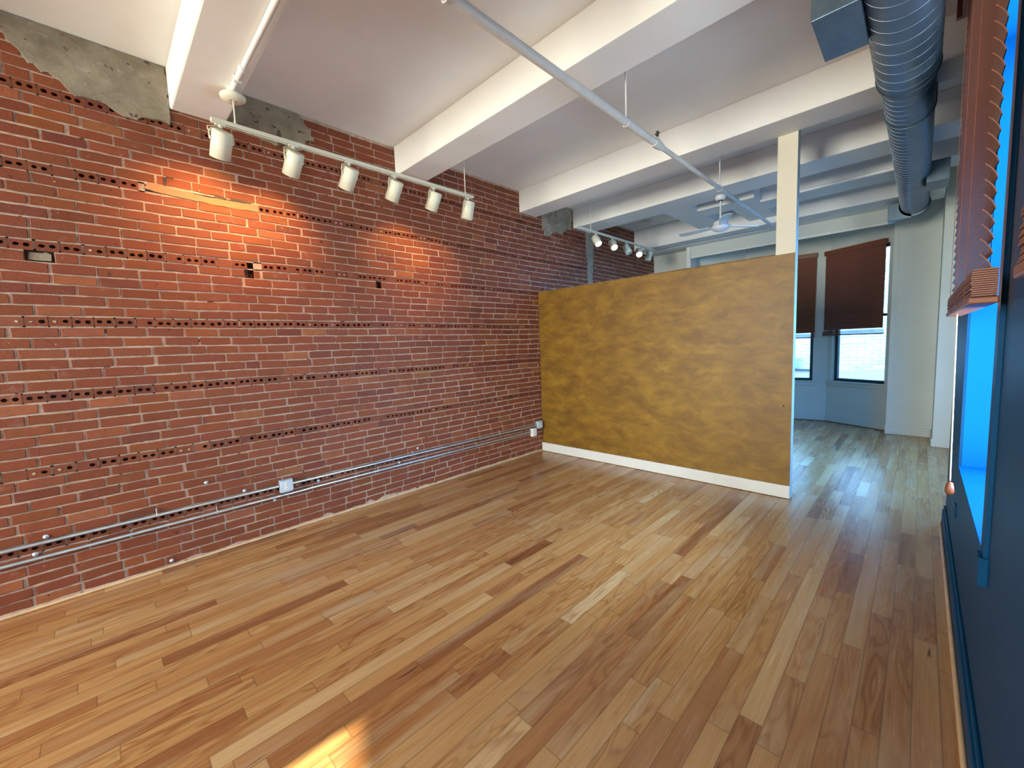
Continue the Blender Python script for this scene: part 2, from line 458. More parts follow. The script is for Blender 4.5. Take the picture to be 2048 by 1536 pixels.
            while y<YE:
                L=.0945; g=random.uniform(.004,.009)*(1.6 if random.random()<.08 else 1)
                y0,y1=max(y,YB),min(y+L,YE)
                skip=any(overlaps(y0+.03,y1-.03,zc-h/2,zc+h/2,R) for R in VOIDS+[NAILER])
                if y1-y0>.05 and not skip:
                    header(y0,y1,zc,h); placed.append((y0,y1))
                y+=L+g
            gaps=[]; e=YB
            for p0,p1 in placed+[(YE,YE)]:
                if p0>e: gaps.append((e-.002,p0+.002))
                e=p1
            for R in [q for q in VOIDS+[NAILER] if q[2]<zc<q[3]]:
                q=[]
                for g0,g1 in gaps:
                    if g0<R[1] and g1>R[0]: q+=[(g0,R[0]),(R[1],g1)]
                    else: q.append((g0,g1))
                gaps=q
            for g0,g1 in gaps:
                if g1>g0: b.quad((0,g0,za),(0,g1,za),(0,g1,zb_),(0,g0,zb_),1)
    # rough pockets behind the knocked-out bricks, their shade put into a dark colour
    for i,(y0,y1,z0,z1) in enumerate(VOIDS):
        d=-.07 if i<2 else -.03
        y0-=.004; y1+=.004
        for q in (((0,y0,z0),(0,y0,z1),(d,y0,z1),(d,y0,z0)),((0,y1,z0),(0,y1,z1),(d,y1,z1),(d,y1,z0)),
                  ((0,y0,z0),(0,y1,z0),(d,y1,z0),(d,y0,z0)),((0,y0,z1),(0,y1,z1),(d,y1,z1),(d,y0,z1)),
                  ((d,y0,z0),(d,y1,z0),(d,y1,z1),(d,y0,z1))):
            b.quad(*q, m=0, col=(.07,.028,.018))
    # backing behind the hollow headers
    b.quad((-.075,YB,0),(-.075,YE,0),(-.075,YE,H),(-.075,YB,H),1)
    # torn plaster left high on the wall: raised slabs with an uneven edge
    def slab(poly, th, m=2, jit=.012, sub=5):
        pts=[]
        K=len(poly)
        for i in range(K):
            a,c=poly[i],poly[(i+1)%K]
            d=math.hypot(c[0]-a[0],c[1]-a[1]); n=max(1,int(d/.03))
            for k in range(n):
                t=k/n; pts.append((a[0]+(c[0]-a[0])*t+random.uniform(-jit,jit), a[1]+(c[1]-a[1])*t+random.uniform(-jit,jit)))
        pts=[(y,min(z,H-.002)) for y,z in pts]
        n0=len(b.v); K=len(pts)
        cy=sum(p[0] for p in pts)/K; cz=sum(p[1] for p in pts)/K
        for y,z in pts: b.v.append((-.001,y,z))
        for y,z in pts: b.v.append((th,y+(cy-y)*.02,z+(cz-z)*.02))
        for i in range(K):
            i2=(i+1)%K; b.face((n0+i,n0+i2,n0+K+i2,n0+K+i),m)
        b.face([n0+K+i for i in range(K)],m)
    slab([(-.35,3.60),(-.34,3.50),(-.20,3.43),(-.14,3.33),(-.02,3.28),(.06,3.21),(.17,3.22),(.25,3.165),(.34,3.165),(.40,3.20),(.53,3.20),(.53,3.60)],.016)
    slab([(.82,3.60),(.82,3.31),(.95,3.30),(1.10,3.27),(1.30,3.26),(1.42,3.28),(1.44,3.36),(1.52,3.38),(1.50,3.47),(1.40,3.58),(1.38,3.60)],.016)
    slab([(4.47,3.60),(4.60,3.30),(4.60,3.16),(4.68,3.08),(4.78,3.10),(4.82,3.16),(5.05,3.16),(5.16,3.25),(5.27,3.26),(5.30,3.60)],.02)
    slab([(5.66,3.60),(5.66,3.0),(5.70,2.8),(5.70,2.0),(5.70,.6),(5.84,.6),(5.84,2.6),(5.88,3.1),(5.88,3.60)],.012)
    slab([(-.24,2.162),(-.15,2.165),(-.145,2.205),(-.17,2.215),(-.19,2.205),(-.235,2.212)],-.004,m=2,jit=.005)
    # ragged mortar fillet along the floor
    fl=[(YB,0)]; y=YB
    while y<4.46:
        fl.append((y,.018+.016*random.random()+(.03*random.random() if random.random()<.15 else 0))); y+=random.uniform(.05,.14)
    fl += [(4.46,.02),(4.46,0)]
    slab(fl,.012,m=1,jit=.003)
    # timber nailer strip bedded in the brickwork; flat dark strips above it paint the shade of gaps
    slab([(NAILER[0]-.01,2.712),(NAILER[0]+.02,2.765),(.45,2.752),(.62,2.738),(.80,2.735),(1.04,2.745),(1.04,2.690),(.80,2.685),(.62,2.690),(.45,2.700)],.012,m=3,jit=.003)
    for y0,y1,z0 in ((.74,.815,2.742),(.84,.985,2.748)):
        b.quad((.0135,y0,z0),(.0135,y1,z0-.004),(.0135,y1,z0+.010),(.0135,y0,z0+.012),4)
    o=b.build('wall_left',[M['brick'],M['mortar'],M['plaster'],M['nailer'],M['dark']],recalc=False)
    return struct(o)
build_bricks()

# ------------------------------------------------------------------ floor (individual boards, one mesh)
def build_floor():
    me=bpy.data.meshes.new('floor'); V=[];F=[];cols=[];uvs=[];dims=[]
    w=.083; x=.0
    XE=4.75; y_lo,y_hi=YB,9.3
    while x<XE:
        x1=min(x+w,XE); y=y_lo-random.uniform(0,.9)
        while y<y_hi:
            L=random.choice([.32,.45,.55,.62,.75,.9,1.1,1.3,1.5])*random.uniform(.9,1.1)
            ya,yb=max(y,y_lo),min(y+L,y_hi)
            if yb>ya:
                n=len(V); V+=[(x,ya,0),(x1,ya,0),(x1,yb,0),(x,yb,0)]; F.append((n,n+1,n+2,n+3))
                r=random.random(); c=(min(1,max(.2,random.gauss(.56,.16))),random.random(),random.random())
                if random.random()<.035: c=(random.uniform(.10,.18),)+c[1:]
                cols+=[c]*4; uvs+=[(0,0),(x1-x,0),(x1-x,yb-ya),(0,yb-ya)]; dims+=[(x1-x,yb-ya,0)]*4
            y+=L
        x=x1
    me.from_pydata(V,[],F); me.materials.append(M['floor'])
    u=me.uv_layers.new(name='UVMap'); u.data.foreach_set('uv',[a for p in uvs for a in p])
    at=me.color_attributes.new('col','FLOAT_COLOR','CORNER'); at.data.foreach_set('color',[a for c in cols for a in (*c,1)])
    dd=me.attributes.new('dim','FLOAT_VECTOR','CORNER'); dd.data.foreach_set('vector',[a for c in dims for a in c])
    o=bpy.data.objects.new('floor',me); COL.objects.link(o); struct(o)
build_floor()

# ------------------------------------------------------------------ ceiling and beams
m=MB(); m.box(0,YB,H,4.75,9.4,H+.15); struct(m.build('ceiling',M['ceil']))
trim_n=[0]
def trim(boxes, mt, bevel=.004, name=None):
    trim_n[0]+=1
    m=MB()
    for b in boxes: m.box(*b)
    return struct(m.build('trim_%d'%trim_n[0],mt,bevel=bevel))
X0=.008
trim([(X0,-1.28,ZB,W,-.95,H)],M['ceil'],.012); trim([(X0,-3.08,ZB,W,-2.75,H)],M['ceil'],.012)
trim([(X0,.525,ZB,W,.855,H)],M['ceil'],.012)                  # beam nearest the camera
trim([(X0,2.305,ZB,W,2.621,H)],M['ceil'],.006)
trim([(X0,4.133,ZB,W+.3,YP-.002,H)],M['ceil'],.006)
trim([(X0,5.33,ZB,4.5,5.77,H)],M['ceil'],.006)
trim([(X0,7.24,3.21,4.02,7.50,H)],M['ceil'],.006)
trim([(1.26,5.77,ZB,1.60,7.24,H)],M['ceil'],.006)              # lengthwise girders of the coffers
trim([(1.60,6.06,ZB,1.94,6.40,H),(1.94,6.06,ZB,2.30,7.24,H)],M['ceil'],0)
trim([(2.30,6.36,ZB,4.5,6.76,H)],M['ceil'],.006)
trim([(.0,7.60,3.21,4.02,7.80,H)],M['ceil'],.006)             # header in front of the bay
trim([(2.1,7.50,3.21,4.02,7.60,H)],M['ceil'],0)
trim([(.835,7.80,3.03,3.545,7.95,H)],M['farwall'],0)
trim([(.815,7.775,3.00,3.545,7.805,3.035)],M['white'],.004)
trim([(.76,7.775,0,.835,8.06,3.21)],M['white'],.004)          # casing on the bay's left jamb
m=MB(); m.box(-.10,8.05,0,.80,8.25,H); m.box(0,7.80,3.21,.80,8.06,H); struct(m.build('wall_end',M['farwall']))

# ------------------------------------------------------------------ partition, post, baseboard
m=MB(); m.box(X0+.004,YP,0,WP,YP+.10,HP)
o=m.build('wall_partition',[M['mustard'],M['farwall']]); struct(o)
for p in o.data.polygons:
    if p.normal.x>.5 or p.normal.y>.5: p.material_index=1
m=MB(); n=30
for i in range(n):
    xa=X0+.01+(2.885-.02)*i/n; xb=X0+.01+(2.885-.02)*(i+1)/n
    m.box(xa,YP-.006-.003*random.random(),HP,xb,YP+.104,HP+.009+.004*random.random())
struct(m.build('trim_30',simple('worn_brown_cap',(.16,.085,.03),.7,var=.4,nscale=14)))
m=MB(); m.box(2.898,YP,HP,WP,YP+.10,H)
o=struct(m.build('wall_post',[M['cream'],M['farwall']]))
for p in o.data.polygons:
    if p.normal.x>.5 or p.normal.y>.5: p.material_index=1
m=MB(); m.box(.012,YP-.019,0.004,WP+.002,YP,.124); struct(m.build('baseboard_partition',M['white'],bevel=.004))
m=MB(); m.tube([(.014,YB,.009),(.014,YP-.02,.009)],.010,8); struct(m.build('baseboard_left',M['shoe']))
# little dark latch hole near the partition's free edge
m=MB(); m.lathe([(.006,0),(.008,.003),(.004,.004)],12,Matrix.Translation((2.985,YP,.88))@Matrix.Rotation(PI/2,4,'X'))
tag(m.build('wall_hook',M['dark']),'small dark hook plate near the free edge of the mustard wall','hook')

# ------------------------------------------------------------------ right wall with two deep windows
WT=.36
W1=(2.15,3.39,.745,2.98); W2=(-.95,.92,.745,2.98)
m=MB()
def wall_x(m,x0,x1,y0,y1,z1,ops,mi=0):
    y=y0
    for (a,b_,c,d) in ops:
        m.box(x0,y,0,x1,a,z1,mi); m.box(x0,a,0,x1,b_,c,mi); m.box(x0,a,d,x1,b_,z1,mi); y=b_
    m.box(x0,y,0,x1,y1,z1,mi)
wall_x(m,W,W+WT,YB,4.62,H,[W2,W1])
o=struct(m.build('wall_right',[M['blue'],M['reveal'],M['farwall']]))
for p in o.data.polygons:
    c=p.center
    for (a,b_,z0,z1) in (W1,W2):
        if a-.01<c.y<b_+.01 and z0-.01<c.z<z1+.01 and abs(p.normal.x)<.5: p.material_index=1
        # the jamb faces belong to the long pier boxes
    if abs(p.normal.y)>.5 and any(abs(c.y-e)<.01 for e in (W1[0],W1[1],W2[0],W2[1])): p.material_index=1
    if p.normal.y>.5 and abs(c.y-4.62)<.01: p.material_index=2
def window_x(n, op, sill=True):
    a,b_,z0,z1=op; x=W+.27
    r=empty('window_%d'%n,(x,(a+b_)/2,z0)); struct(r)
    loc=r.location
    def L(bx): return (bx[0]-loc[0],bx[1]-loc[1],bx[2]-loc[2],bx[3]-loc[0],bx[4]-loc[1],bx[5]-loc[2])
    f=MB(); t=.05; zm=(z0+z1)/2
    for bx in ((x,a,z0,x+.06,a+t,z1),(x,b_-t,z0,x+.06,b_,z1),(x,a+t,z0,x+.06,b_-t,z0+t),(x,a+t,z1-t,x+.06,b_-t,z1),(x,a+t,zm-.025,x+.06,b_-t,zm+.025)): f.box(*L(bx))
    f.build('window_frame',M['darkframe'],r)
    g=MB(); g.box(*L((x+.025,a+t,z0+t,x+.031,b_-t,zm-.025))); g.build('pane',M['glass'],r)
    g=MB(); g.box(*L((x+.025,a+t,zm+.025,x+.031,b_-t,z1-t))); g.build('pane',M['glass'],r)
    if sill:
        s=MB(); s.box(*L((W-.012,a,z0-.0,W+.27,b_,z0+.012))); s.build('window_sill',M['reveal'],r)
    c=MB(); t=.075
    for bx in ((W-.012,a-t,z0-.0,W,a,z1+t),(W-.012,b_,z0,W,b_+.03,z1+t),(W-.012,a,z1,W,b_,z1+t),(W-.022,a-t-.01,z0-.10,W,a-.012,z0)): c.box(*L(bx))
    c.build('window_casing',M['blue'],r)
    return r
window_x(1,W1); window_x(2,W2)
# baseboard and light shoe along the blue wall
m=MB(); m.box(W-.020,YB,.012,W,4.60,.12); m.box(W-.012,YB,.12,W,4.60,.15); struct(m.build('baseboard_right',M['blue'],bevel=.004))
m=MB(); m.tube([(W-.028,YB,.009),(W-.028,4.60,.009)],.010,8); struct(m.build('trim_31',M['shoe']))
# plain painted corner bead at the wall's far end
# outlet plate painted over
t=empty('outlet_plate',(W,3.58,.435)); tag(t,'narrow painted-over outlet plate low on the blue wall under the window','outlet')
m=MB(); m.box(-.008,-.035,-.04,0,.035,.04); m.build('cover',M['blue'],t,bevel=.002)
m=MB(); m.box(-.010,-.012,-.027,-.008,.012,-.004); m.box(-.010,-.012,.004,-.008,.012,.027); m.build('socket_face',M['dark'],t)

# ------------------------------------------------------------------ wall behind the camera, with a window
m=MB(); y0,y1=YB-.25,YB
m.box(0,y0,0,.5,y1,H); m.box(2.7,y0,0,W+WT,y1,H); m.box(.5,y0,0,2.7,y1,1.1); m.box(.5,y0,3.2,2.7,y1,H)
struct(m.build('wall_back',M['farwall']))
r=empty('window_3',(1.6,YB-.18,1.1)); struct(r)
f=MB()
for bx in ((-1.1,0,0,-1.04,.06,2.1),(1.04,0,0,1.1,.06,2.1),(-1.04,0,0,1.04,.06,.06),(-1.04,0,2.04,1.04,.06,2.1),(-.03,0,.06,.03,.06,2.04)): f.box(*bx)
f.build('window_frame',M['darkframe'],r)
g=MB(); g.box(-1.04,.025,.06,-.03,.031,2.04); g.build('pane',M['glass'],r)
g=MB(); g.box(.03,.025,.06,1.04,.031,2.04); g.build('pane',M['glass'],r)

# ------------------------------------------------------------------ far room: side wall, piers, bay
SX=4.52
m=MB(); ws=(5.0,7.0,.75,2.9)
wall_x(m,SX,SX+.2,4.62,7.65,H,[ws]); m.box(W+WT,4.42,0,SX+.2,4.62,H); struct(m.build('wall_side',M['farwall']))
r=empty('window_4',(SX+.1,6.0,.75)); struct(r)
f=MB()
for bx in ((0,-1,0,.06,-.95,2.15),(0,.95,0,.06,1,2.15),(0,-.95,0,.06,.95,.05),(0,-.95,2.1,.06,.95,2.15)): f.box(*bx)
f.build('window_frame',M['darkframe'],r)
g=MB(); g.box(.025,-.95,.05,.031,.95,2.1); g.build('pane',M['glass'],r)
m=MB(); m.box(4.03,7.65,0,4.75,8.3,H); struct(m.build('wall_pier',M['farwall']))
m=MB(); m.box(3.545,8.3,0,4.75,8.62,H); struct(m.build('wall_pier_front',M['farwall']))
m=MB(); m.box(4.018,7.638,.005,4.5,7.65,.11); m.box(4.018,7.65,.005,4.03,8.3,.11); m.box(3.535,8.288,.005,4.018,8.3,.12)
m.box(3.541,8.294,.12,4.03,8.3,.165); struct(m.build('baseboard_pier',M['farwall'],bevel=.003))
A=Vector((3.56,8.52,0)); Bp=Vector((2.72,8.994,0)); Cp=Vector((1.45,8.83,0)); Dp=Vector((.80,8.25,0))
def seg_wall(name, P,Q, op, mt, h=3.3, th=.14):
    """wall along P->Q (left of the camera's view), op=(s0,s1,z0,z1) opening in metres along it"""
    d=(Q-P); L=d.length; d.normalize(); nrm=Vector((d.y,-d.x,0))     # outward
    if nrm.y<0: nrm=-nrm
    Mx=Matrix(((d.x,nrm.x,0,P.x),(d.y,nrm.y,0,P.y),(0,0,1,0),(0,0,0,1)))
    m=MB(); e=.02
    if op:
        s0,s1,z0,z1=op
        for bx in ((-e,0,0,s0,th,h),(s1,0,0,L+e,th,h),(s0,0,0,s1,th,z0),(s0,0,z1,s1,th,h)): m.box(*bx,M=Mx)
    else: m.box(-e,0,0,L+e,th,h,M=Mx)
    struct(m.build(name,mt)); 
    return Mx,L
def bay_window(n, Mx, op):
    s0,s1,z0,z1=op
    r=empty('window_%d'%n); r.matrix_world=Mx@Matrix.Translation((s0,.0,z0)); struct(r)
    w,h=s1-s0,z1-z0; f=MB(); t=.045; zm=h/2
    for bx in ((0,.07,0,t,.12,h),(w-t,.07,0,w,.12,h),(t,.07,0,w-t,.12,t),(t,.07,h-t,w-t,.12,h),(t,.075,zm-.02,w-t,.115,zm+.02)): f.box(*bx)
    f.build('window_frame',M['darkframe'],r)
    g=MB(); g.box(t,.093,t,w-t,.098,zm-.02); g.build('pane',M['glass'],r)
    g=MB(); g.box(t,.093,zm+.02,w-t,.098,h-t); g.build('pane',M['glass'],r)
    s=MB(); s.box(-.07,-.03,-.022,w+.07,.07,0); s.box(-.05,-.012,-.08,w+.05,0,-.022); s.build('window_sill',M['farwall'],r,bevel=.003)
opR=(.075,.885,.725,2.88); MxR,LR=seg_wall('wall_bay_right',A,Bp,opR,M['farwall']); bay_window(5,MxR,opR)
opM=(.20,1.02,.715,2.88); MxM,LM=seg_wall('wall_bay_middle',Bp,Cp,opM,M['farwall']); bay_window(6,MxM,opM)
MxL,LL=seg_wall('wall_bay_left',Cp,Dp,None,M['farwall'])
for nm,Mx,L in (('baseboard_bay_right',MxR,LR),('baseboard_bay_middle',MxM,LM),('baseboard_bay_left',MxL,LL)):
    m=MB(); m.box(.005,-.018,.012,L-.003,0,.12,M=Mx); m.box(.005,-.010,.12,L-.003,0,.16,M=Mx); struct(m.build(nm,M['farwall'],bevel=.003))
m=MB()
for Mx,L in ((MxR,LR),(MxM,LM),(MxL,LL)): m.box(.0,-.022,.0,L,-.0,.011,M=Mx)
struct(m.build('trim_32',simple('dark_wood_shoe',(.16,.07,.035),.5)))
m=MB(); m.box(3.545,8.29,0,3.60,8.56,H); struct(m.build('wall_bay_return',M['farwall']))
m=MB(); m.box(.6,7.95,3.28,3.9,9.3,3.34); m.v; struct(m.build('ceiling_bay',M['ceil']))

# ------------------------------------------------------------------ blinds
def slat_blind(name, Mx, s0, s1, ztop, zbot, label, depth=.05, pitch=.042, tilt=62, side=-1, stack=.075, cordx=None, group=None, face=-.035):
    """Mx: local frame (x along window, y outward, z up)."""
    r=empty(name); r.matrix_world=Mx; tag(r,label,'blind',group)
    w=s1-s0
    m=MB(); m.box(s0-.01,face-.035,ztop-.075,s1+.01,face+.03,ztop); m.build('headrail',M['blind'],r,bevel=.003)
    m=MB(); z=ztop-.09; t=-math.radians(tilt); i=0
    while z>zbot+stack+.02:
        # curved slat section
        Lx=[]
        for k in range(5):
            u=(k/4-.5)*depth; bow=.0035*(1-(2*k/4-1)**2)
            yy=u*math.cos(t)-bow*math.sin(t); zz=u*math.sin(t)+bow*math.cos(t)
            Lx.append((yy,zz))
        n0=len(m.v); jit=random.uniform(-.0015,.0015)
        for sx in (s0+jit,s1+jit):
            for (yy,zz) in Lx: m.v.append((sx,face+yy,z+zz))
            for (yy,zz) in Lx[::-1]: m.v.append((sx,face+yy+.0026*math.sin(t),z+zz-.0026*math.cos(t)))
        for k in range(10):
            k2=(k+1)%10; m.face((n0+k,n0+k2,n0+10+k2,n0+10+k),0)
        m.face([n0+k for k in range(10)],0); m.face([n0+10+k for k in range(10)][::-1],0)
        z-=pitch
    m.build('slats',M['blind'],r)
    m=MB(); z=zbot+.022
    while z<zbot+stack:
        m.box(s0+random.uniform(-.002,.002),face-.026+random.uniform(-.002,.002),z,s1+random.uniform(-.002,.002),face+.026,z+.0045); z+=.0062
    m.build('gathered_slats',M['blind'],r)
    m=MB(); m.box(s0-.003,face-.030,zbot,s1+.003,face+.030,zbot+.020); m.build('bottom_rail',M['blind'],r,bevel=.004)
    m=MB(); k=3 if w>1 else 2
    for i in range(k):
        sx=s0+w*(i+.5)/k if k==3 else s0+w*(.16 if i==0 else .84)
        for yy in (face-.026,face+.026): m.tube([(sx,yy,ztop-.07),(sx,yy,zbot+.02)],.0011,5)
    m.build('ladder_cords',M['blind'],r)
    return r
# near blind on the blue wall: local x = along +y, local y = towards the wall (+x)
def MxWall(y): return Matrix(((0,1,0,W),(1,0,0,y),(0,0,1,0),(0,0,0,1)))
R1=slat_blind('wooden_blind',MxWall(0),1.83,3.36,3.24,1.60,'reddish brown slatted blind hanging over the blue-painted window recess, seen edge-on',face=-.066,tilt=60,stack=.10)
for q in ((1.80,1.83),(3.37,3.40)):
    m=MB(); m.box(q[0],-.120,3.17,q[1],-.03,3.27); m.build('valance_end',M['blind'],R1)
m=MB(); m.tube([(2.85,-.075,1.60),(2.852,-.070,1.2),(2.85,-.065,.80)],.0028,6); c=m.build('pull_cord',M['cord'],R1)
m=MB(); m.lathe([(.004,.05),(.011,.045),(.016,.02),(.017,.0),(.012,-.012),(.004,-.014)],14,Matrix.Translation((2.85,-.065,.745))); m.build('tassel',M['blind'],c)
slat_blind('wooden_blind',MxWall(0),-1.02,.99,3.24,1.60,'reddish brown slatted blind whose corner just enters at the right edge of the picture',face=-.066,tilt=60,stack=.10)
slat_blind('wooden_blind',MxR,.10,1.00,2.94,1.505,'wide brown wooden blind lowered over the right-hand bay window',face=-.045,tilt=68,pitch=.036)
slat_blind('wooden_blind',MxM,.185,1.05,2.94,1.476,'brown wooden blind beside the post, partly hidden by the mustard partition',face=-.045,tilt=68,pitch=.036)

# ------------------------------------------------------------------ spiral duct
DX,DZ=3.752,3.135
def build_duct():
    root=empty('air_duct',(DX,YB,DZ)); tag(root,'long grey galvanised spiral duct running under the ceiling beams by the blue wall','duct')
    def pipe(name,y0,y1,R,pitch,parent):
        m=MB(); m.tube([(0,y0-YB,0),(0,y1-YB,0)],R,48,caps=True)
        pts=[]; n=int((y1-y0)/pitch*40)
        for i in range(n+1):
            t=i/n; a=2*PI*(y1-y0)/pitch*t
            pts.append(((R+.0008)*math.cos(a),(y0-YB)+(y1-y0)*t,(R+.0008)*math.sin(a)))
        m.tube(pts,.0011,4,m=1,caps=False)
        return m.build(name,[M['duct'],M['seam']],parent)
    pipe('wide_section',YB,3.68,.146,.115,root)
    pipe('narrow_section',3.66,7.46,.130,.085,root)
    m=MB(); m.lathe([(.146,0),(.151,.004),(.151,.020),(.133,.045)],48,Matrix.Translation((0,3.67-YB,0))@Matrix.Rotation(-PI/2,4,'X')); m.build('reducer_collar',M['duct'],root)
    m=MB(); m.lathe([(.151,0),(.153,.004),(.153,.035),(.148,.04)],48,Matrix.Translation((0,1.1-YB,0))@Matrix.Rotation(-PI/2,4,'X')); m.build('joint_band',M['duct'],root)
    # square register boot on the left
    m=MB(); m.box(3.435-DX,2.58-YB,3.035-DZ,3.62-DX,3.0-YB,3.275-DZ); m.build('register_boot',M['duct'],root,bevel=.003)
    # boot to the right near the far end
    m=MB(); m.box(.10,5.95-YB,2.99-DZ,.262,6.30-YB,3.19-DZ); m.build('register_boot',M['duct'],root,bevel=.003)
    # end boot with a rounded cap
    m=MB(); m.box(-.245,7.42-YB,2.965-DZ,-.02,7.58-YB,3.17-DZ); m.lathe([(.145,0),(.150,.01),(.150,.14),(.142,.15),(0.001,.152)],40,Matrix.Translation((0,7.42-YB,-.01))@Matrix.Rotation(-PI/2,4,'X'))
    m.build('end_boot',M['duct'],root,bevel=.003)
    # dark hanging straps
    for y in (.95,4.3):
        s=MB(); R=.152 if y<3.6 else .136
        pts=[(-R,y-YB,.12)]+[(R*math.cos(PI+a*PI/12),y-YB,R*math.sin(PI+a*PI/12)) for a in range(13)]+[(R,y-YB,.12)]
        s.tube(pts,.004,6); s.build('hanger_strap',M['duct'],root)
build_duct()

# ------------------------------------------------------------------ pipes
PX,PZ=2.358,3.052
root=empty('sprinkler_pipe',(PX,YB,PZ)); tag(root,'long white sprinkler pipe hung lengthwise below the ceiling beams','pipe')
m=MB(); m.tube([(0,0,0),(0,3.27-YB,0)],.026,16); m.build('wide_pipe',M['pipe'],root)
m=MB(); m.tube([(0,3.27-YB,0),(0,7.1-YB,0)],.019,14); m.build('narrow_pipe',M['pipe'],root)
m=MB(); m.tube([(0,3.16-YB,0),(0,3.20-YB,0),(0,3.24-YB,0),(0,3.30-YB,0)],[.032,.034,.033,.024],16); m.tube([(0,3.22-YB,0),(0,3.22-YB,.05)],.017,12); m.build('tee_fitting',M['pipe'],root)
m=MB(); m.tube([(0,3.22-YB,.05),(0,3.22-YB,.075)],.010,10); m.tube([(-.018,3.22-YB,.078),(.018,3.22-YB,.078)],.006,8); m.tube([(0,3.22-YB,.075),(0,3.22-YB,.095)],[.006,.012],8); m.build('sprinkler_head',M['dark'],root)
for y,zt,dx in ((2.74,H,-.16),(4.62,H,.10),(1.2,H,0)):
    m=MB(); m.tube([(0,y-YB,.02),(0,y-YB,zt-PZ)],.0065,8); m.tube([(-.03,y-YB,0),(-.022,y-YB,.022),(0,y-YB,.031),(.022,y-YB,.022),(.03,y-YB,0),(.022,y-YB,-.022),(0,y-YB,-.031),(-.022,y-YB,-.022),(-.03,y-YB,0)],.003,6)
    m.build('hanger_rod',M['pipe'],root)
root=empty('branch_pipe',(2.36,6.12,3.25)); tag(root,'white pipe crossing the far room ceiling from the long pipe to the duct','pipe')
m=MB(); m.tube([(-.0,0,0),(1.25,0,0)],.020,12); m.build('pipe_run',M['pipe'],root)
m=MB(); m.tube([(1.0,0,0),(1.0,0,.05)],.006,8); m.build('pipe_clip',M['pipe'],root)
root=empty('fire_sprinkler',(2.12,6.95,ZB)); tag(root,'small dark sprinkler head under the lengthwise girder beyond the fan','sprinkler')
m=MB(); m.lathe([(.022,0),(.022,-.004),(.010,-.006),(.009,-.03),(.016,-.032),(.016,-.035)],14); m.build('nozzle',M['dark'],root)

# pipe and rose under the nearest beam
root=empty('beam_conduit',(.57,.785,3.277)); tag(root,'white conduit clipped under the nearest beam, running to the ceiling rose','pipe')
m=MB(); m.tube([(.02,0,0),(.30,0,0)],.019,12); m.tube([(.30,0,0),(W-.57,0,0)],.0165,12); m.build('pipe_run',M['pipe'],root)
m=MB(); m.lathe([(.0245,0),(.0215,.01),(.0205,.04)],12,Matrix.Translation((.29,0,0))@Matrix.Rotation(PI/2,4,'Y')); m.build('coupling',M['pipe'],root)
m=MB(); m.box(.16,-.022,-.022,.178,.022,.022); m.build('pipe_clip',M['pipe'],root,bevel=.003)

# ------------------------------------------------------------------ conduits on the brick
def conduit(name,pts,label,r=.0115,clips=()):
    root=empty(name,(0,0,0)); tag(root,label,'conduit')
    m=MB(); m.tube(pts,r,10); m.build('tube',M['galv'],root)
    for y,z in clips:
        m=MB(); m.tube([(.012,y,z-.02),(.024,y,z-.016),(.034,y,z),(.024,y,z+.016),(.012,y,z+.02)],.004,6); m.tube([(.012,y,z+.02),(.012,y,z+.045)],.005,6); m.build('clamp',M['galv'],root)
    return root
def zc(y,y0,z0,y1,z1): return z0+(z1-z0)*(y-y0)/(y1-y0)
conduit('upper_conduit',[(.0245,YB+.02,.435),(.0245,.99,.412)],'upper grey metal conduit left of the steel outlet box on the brick wall',clips=[(-1.2,.43),(.2,.42)])
conduit('upper_conduit',[(.0245,1.10,.411),(.0245,2.6,.402),(.0245,4.30,.394)],'upper grey metal conduit running from the steel box to the corner outlet',clips=[(2.3,.402),(3.6,.397)])
conduit('lower_conduit',[(.0245,YB+.02,.325),(.0245,1.2,.326),(.0245,1.25,.328),(.0245,4.19,.322)],'lower grey metal conduit parallel to the floor along the brick wall',clips=[(.55,.326),(1.9,.325),(3.2,.323)])
m_=None
def outlet(name,y,z,label,mt,w=.10,h=.105,d=.05):
    root=empty(name,(0.008,y,z)); tag(root,label,'outlet')
    m=MB(); m.box(0,-w/2,-h/2,d-.006,w/2,h/2); m.build('back_box',mt,root,bevel=.004)
    m=MB()
    # cover with raised middle and clipped corners
    k=.014; P=[(-w/2+k,-h/2),(w/2-k,-h/2),(w/2,-h/2+k),(w/2,h/2-k),(w/2-k,h/2),(-w/2+k,h/2),(-w/2,h/2-k),(-w/2,-h/2+k)]
    n0=0
    for x_,s in ((d-.006,1),(d-.002,1),(d,.93)):
        for a,b_ in P: m.v.append((x_,a*s,b_*s))
    for L in range(2):
        for i in range(8): m.face((L*8+i,L*8+(i+1)%8,(L+1)*8+(i+1)%8,(L+1)*8+i))
    m.face([16+i for i in range(8)]); m.build('cover_plate',mt,root)
    for s in (-1,1):
        m=MB(); m.lathe([(.0165,0),(.0165,.0025),(.014,.0035)],16,Matrix.Translation((d,0,s*.020))@Matrix.Rotation(PI/2,4,'Y')); sk=m.build('receptacle',M['plastic'],root)
        q=MB()
        for dy in (-.006,.006): q.box(d+.0034,dy-.001,s*.020-.001,d+.0040,dy+.001,s*.020+.007)
        q.box(d+.0034,-.002,s*.020-.010,d+.0040,.002,s*.020-.006); q.build('slots',M['dark'],sk)
    return root
outlet('outlet_box',1.045,.408,'square steel outlet box on the conduit, middle of the brick wall',M['steelbox'])
outlet('outlet_box',4.372,.398,'steel outlet box in the corner beside the mustard partition',M['steelbox'])
outlet('outlet_box',4.245,.308,'white plastic outlet on the lower conduit near the corner',M['plastic'],.085,.115)
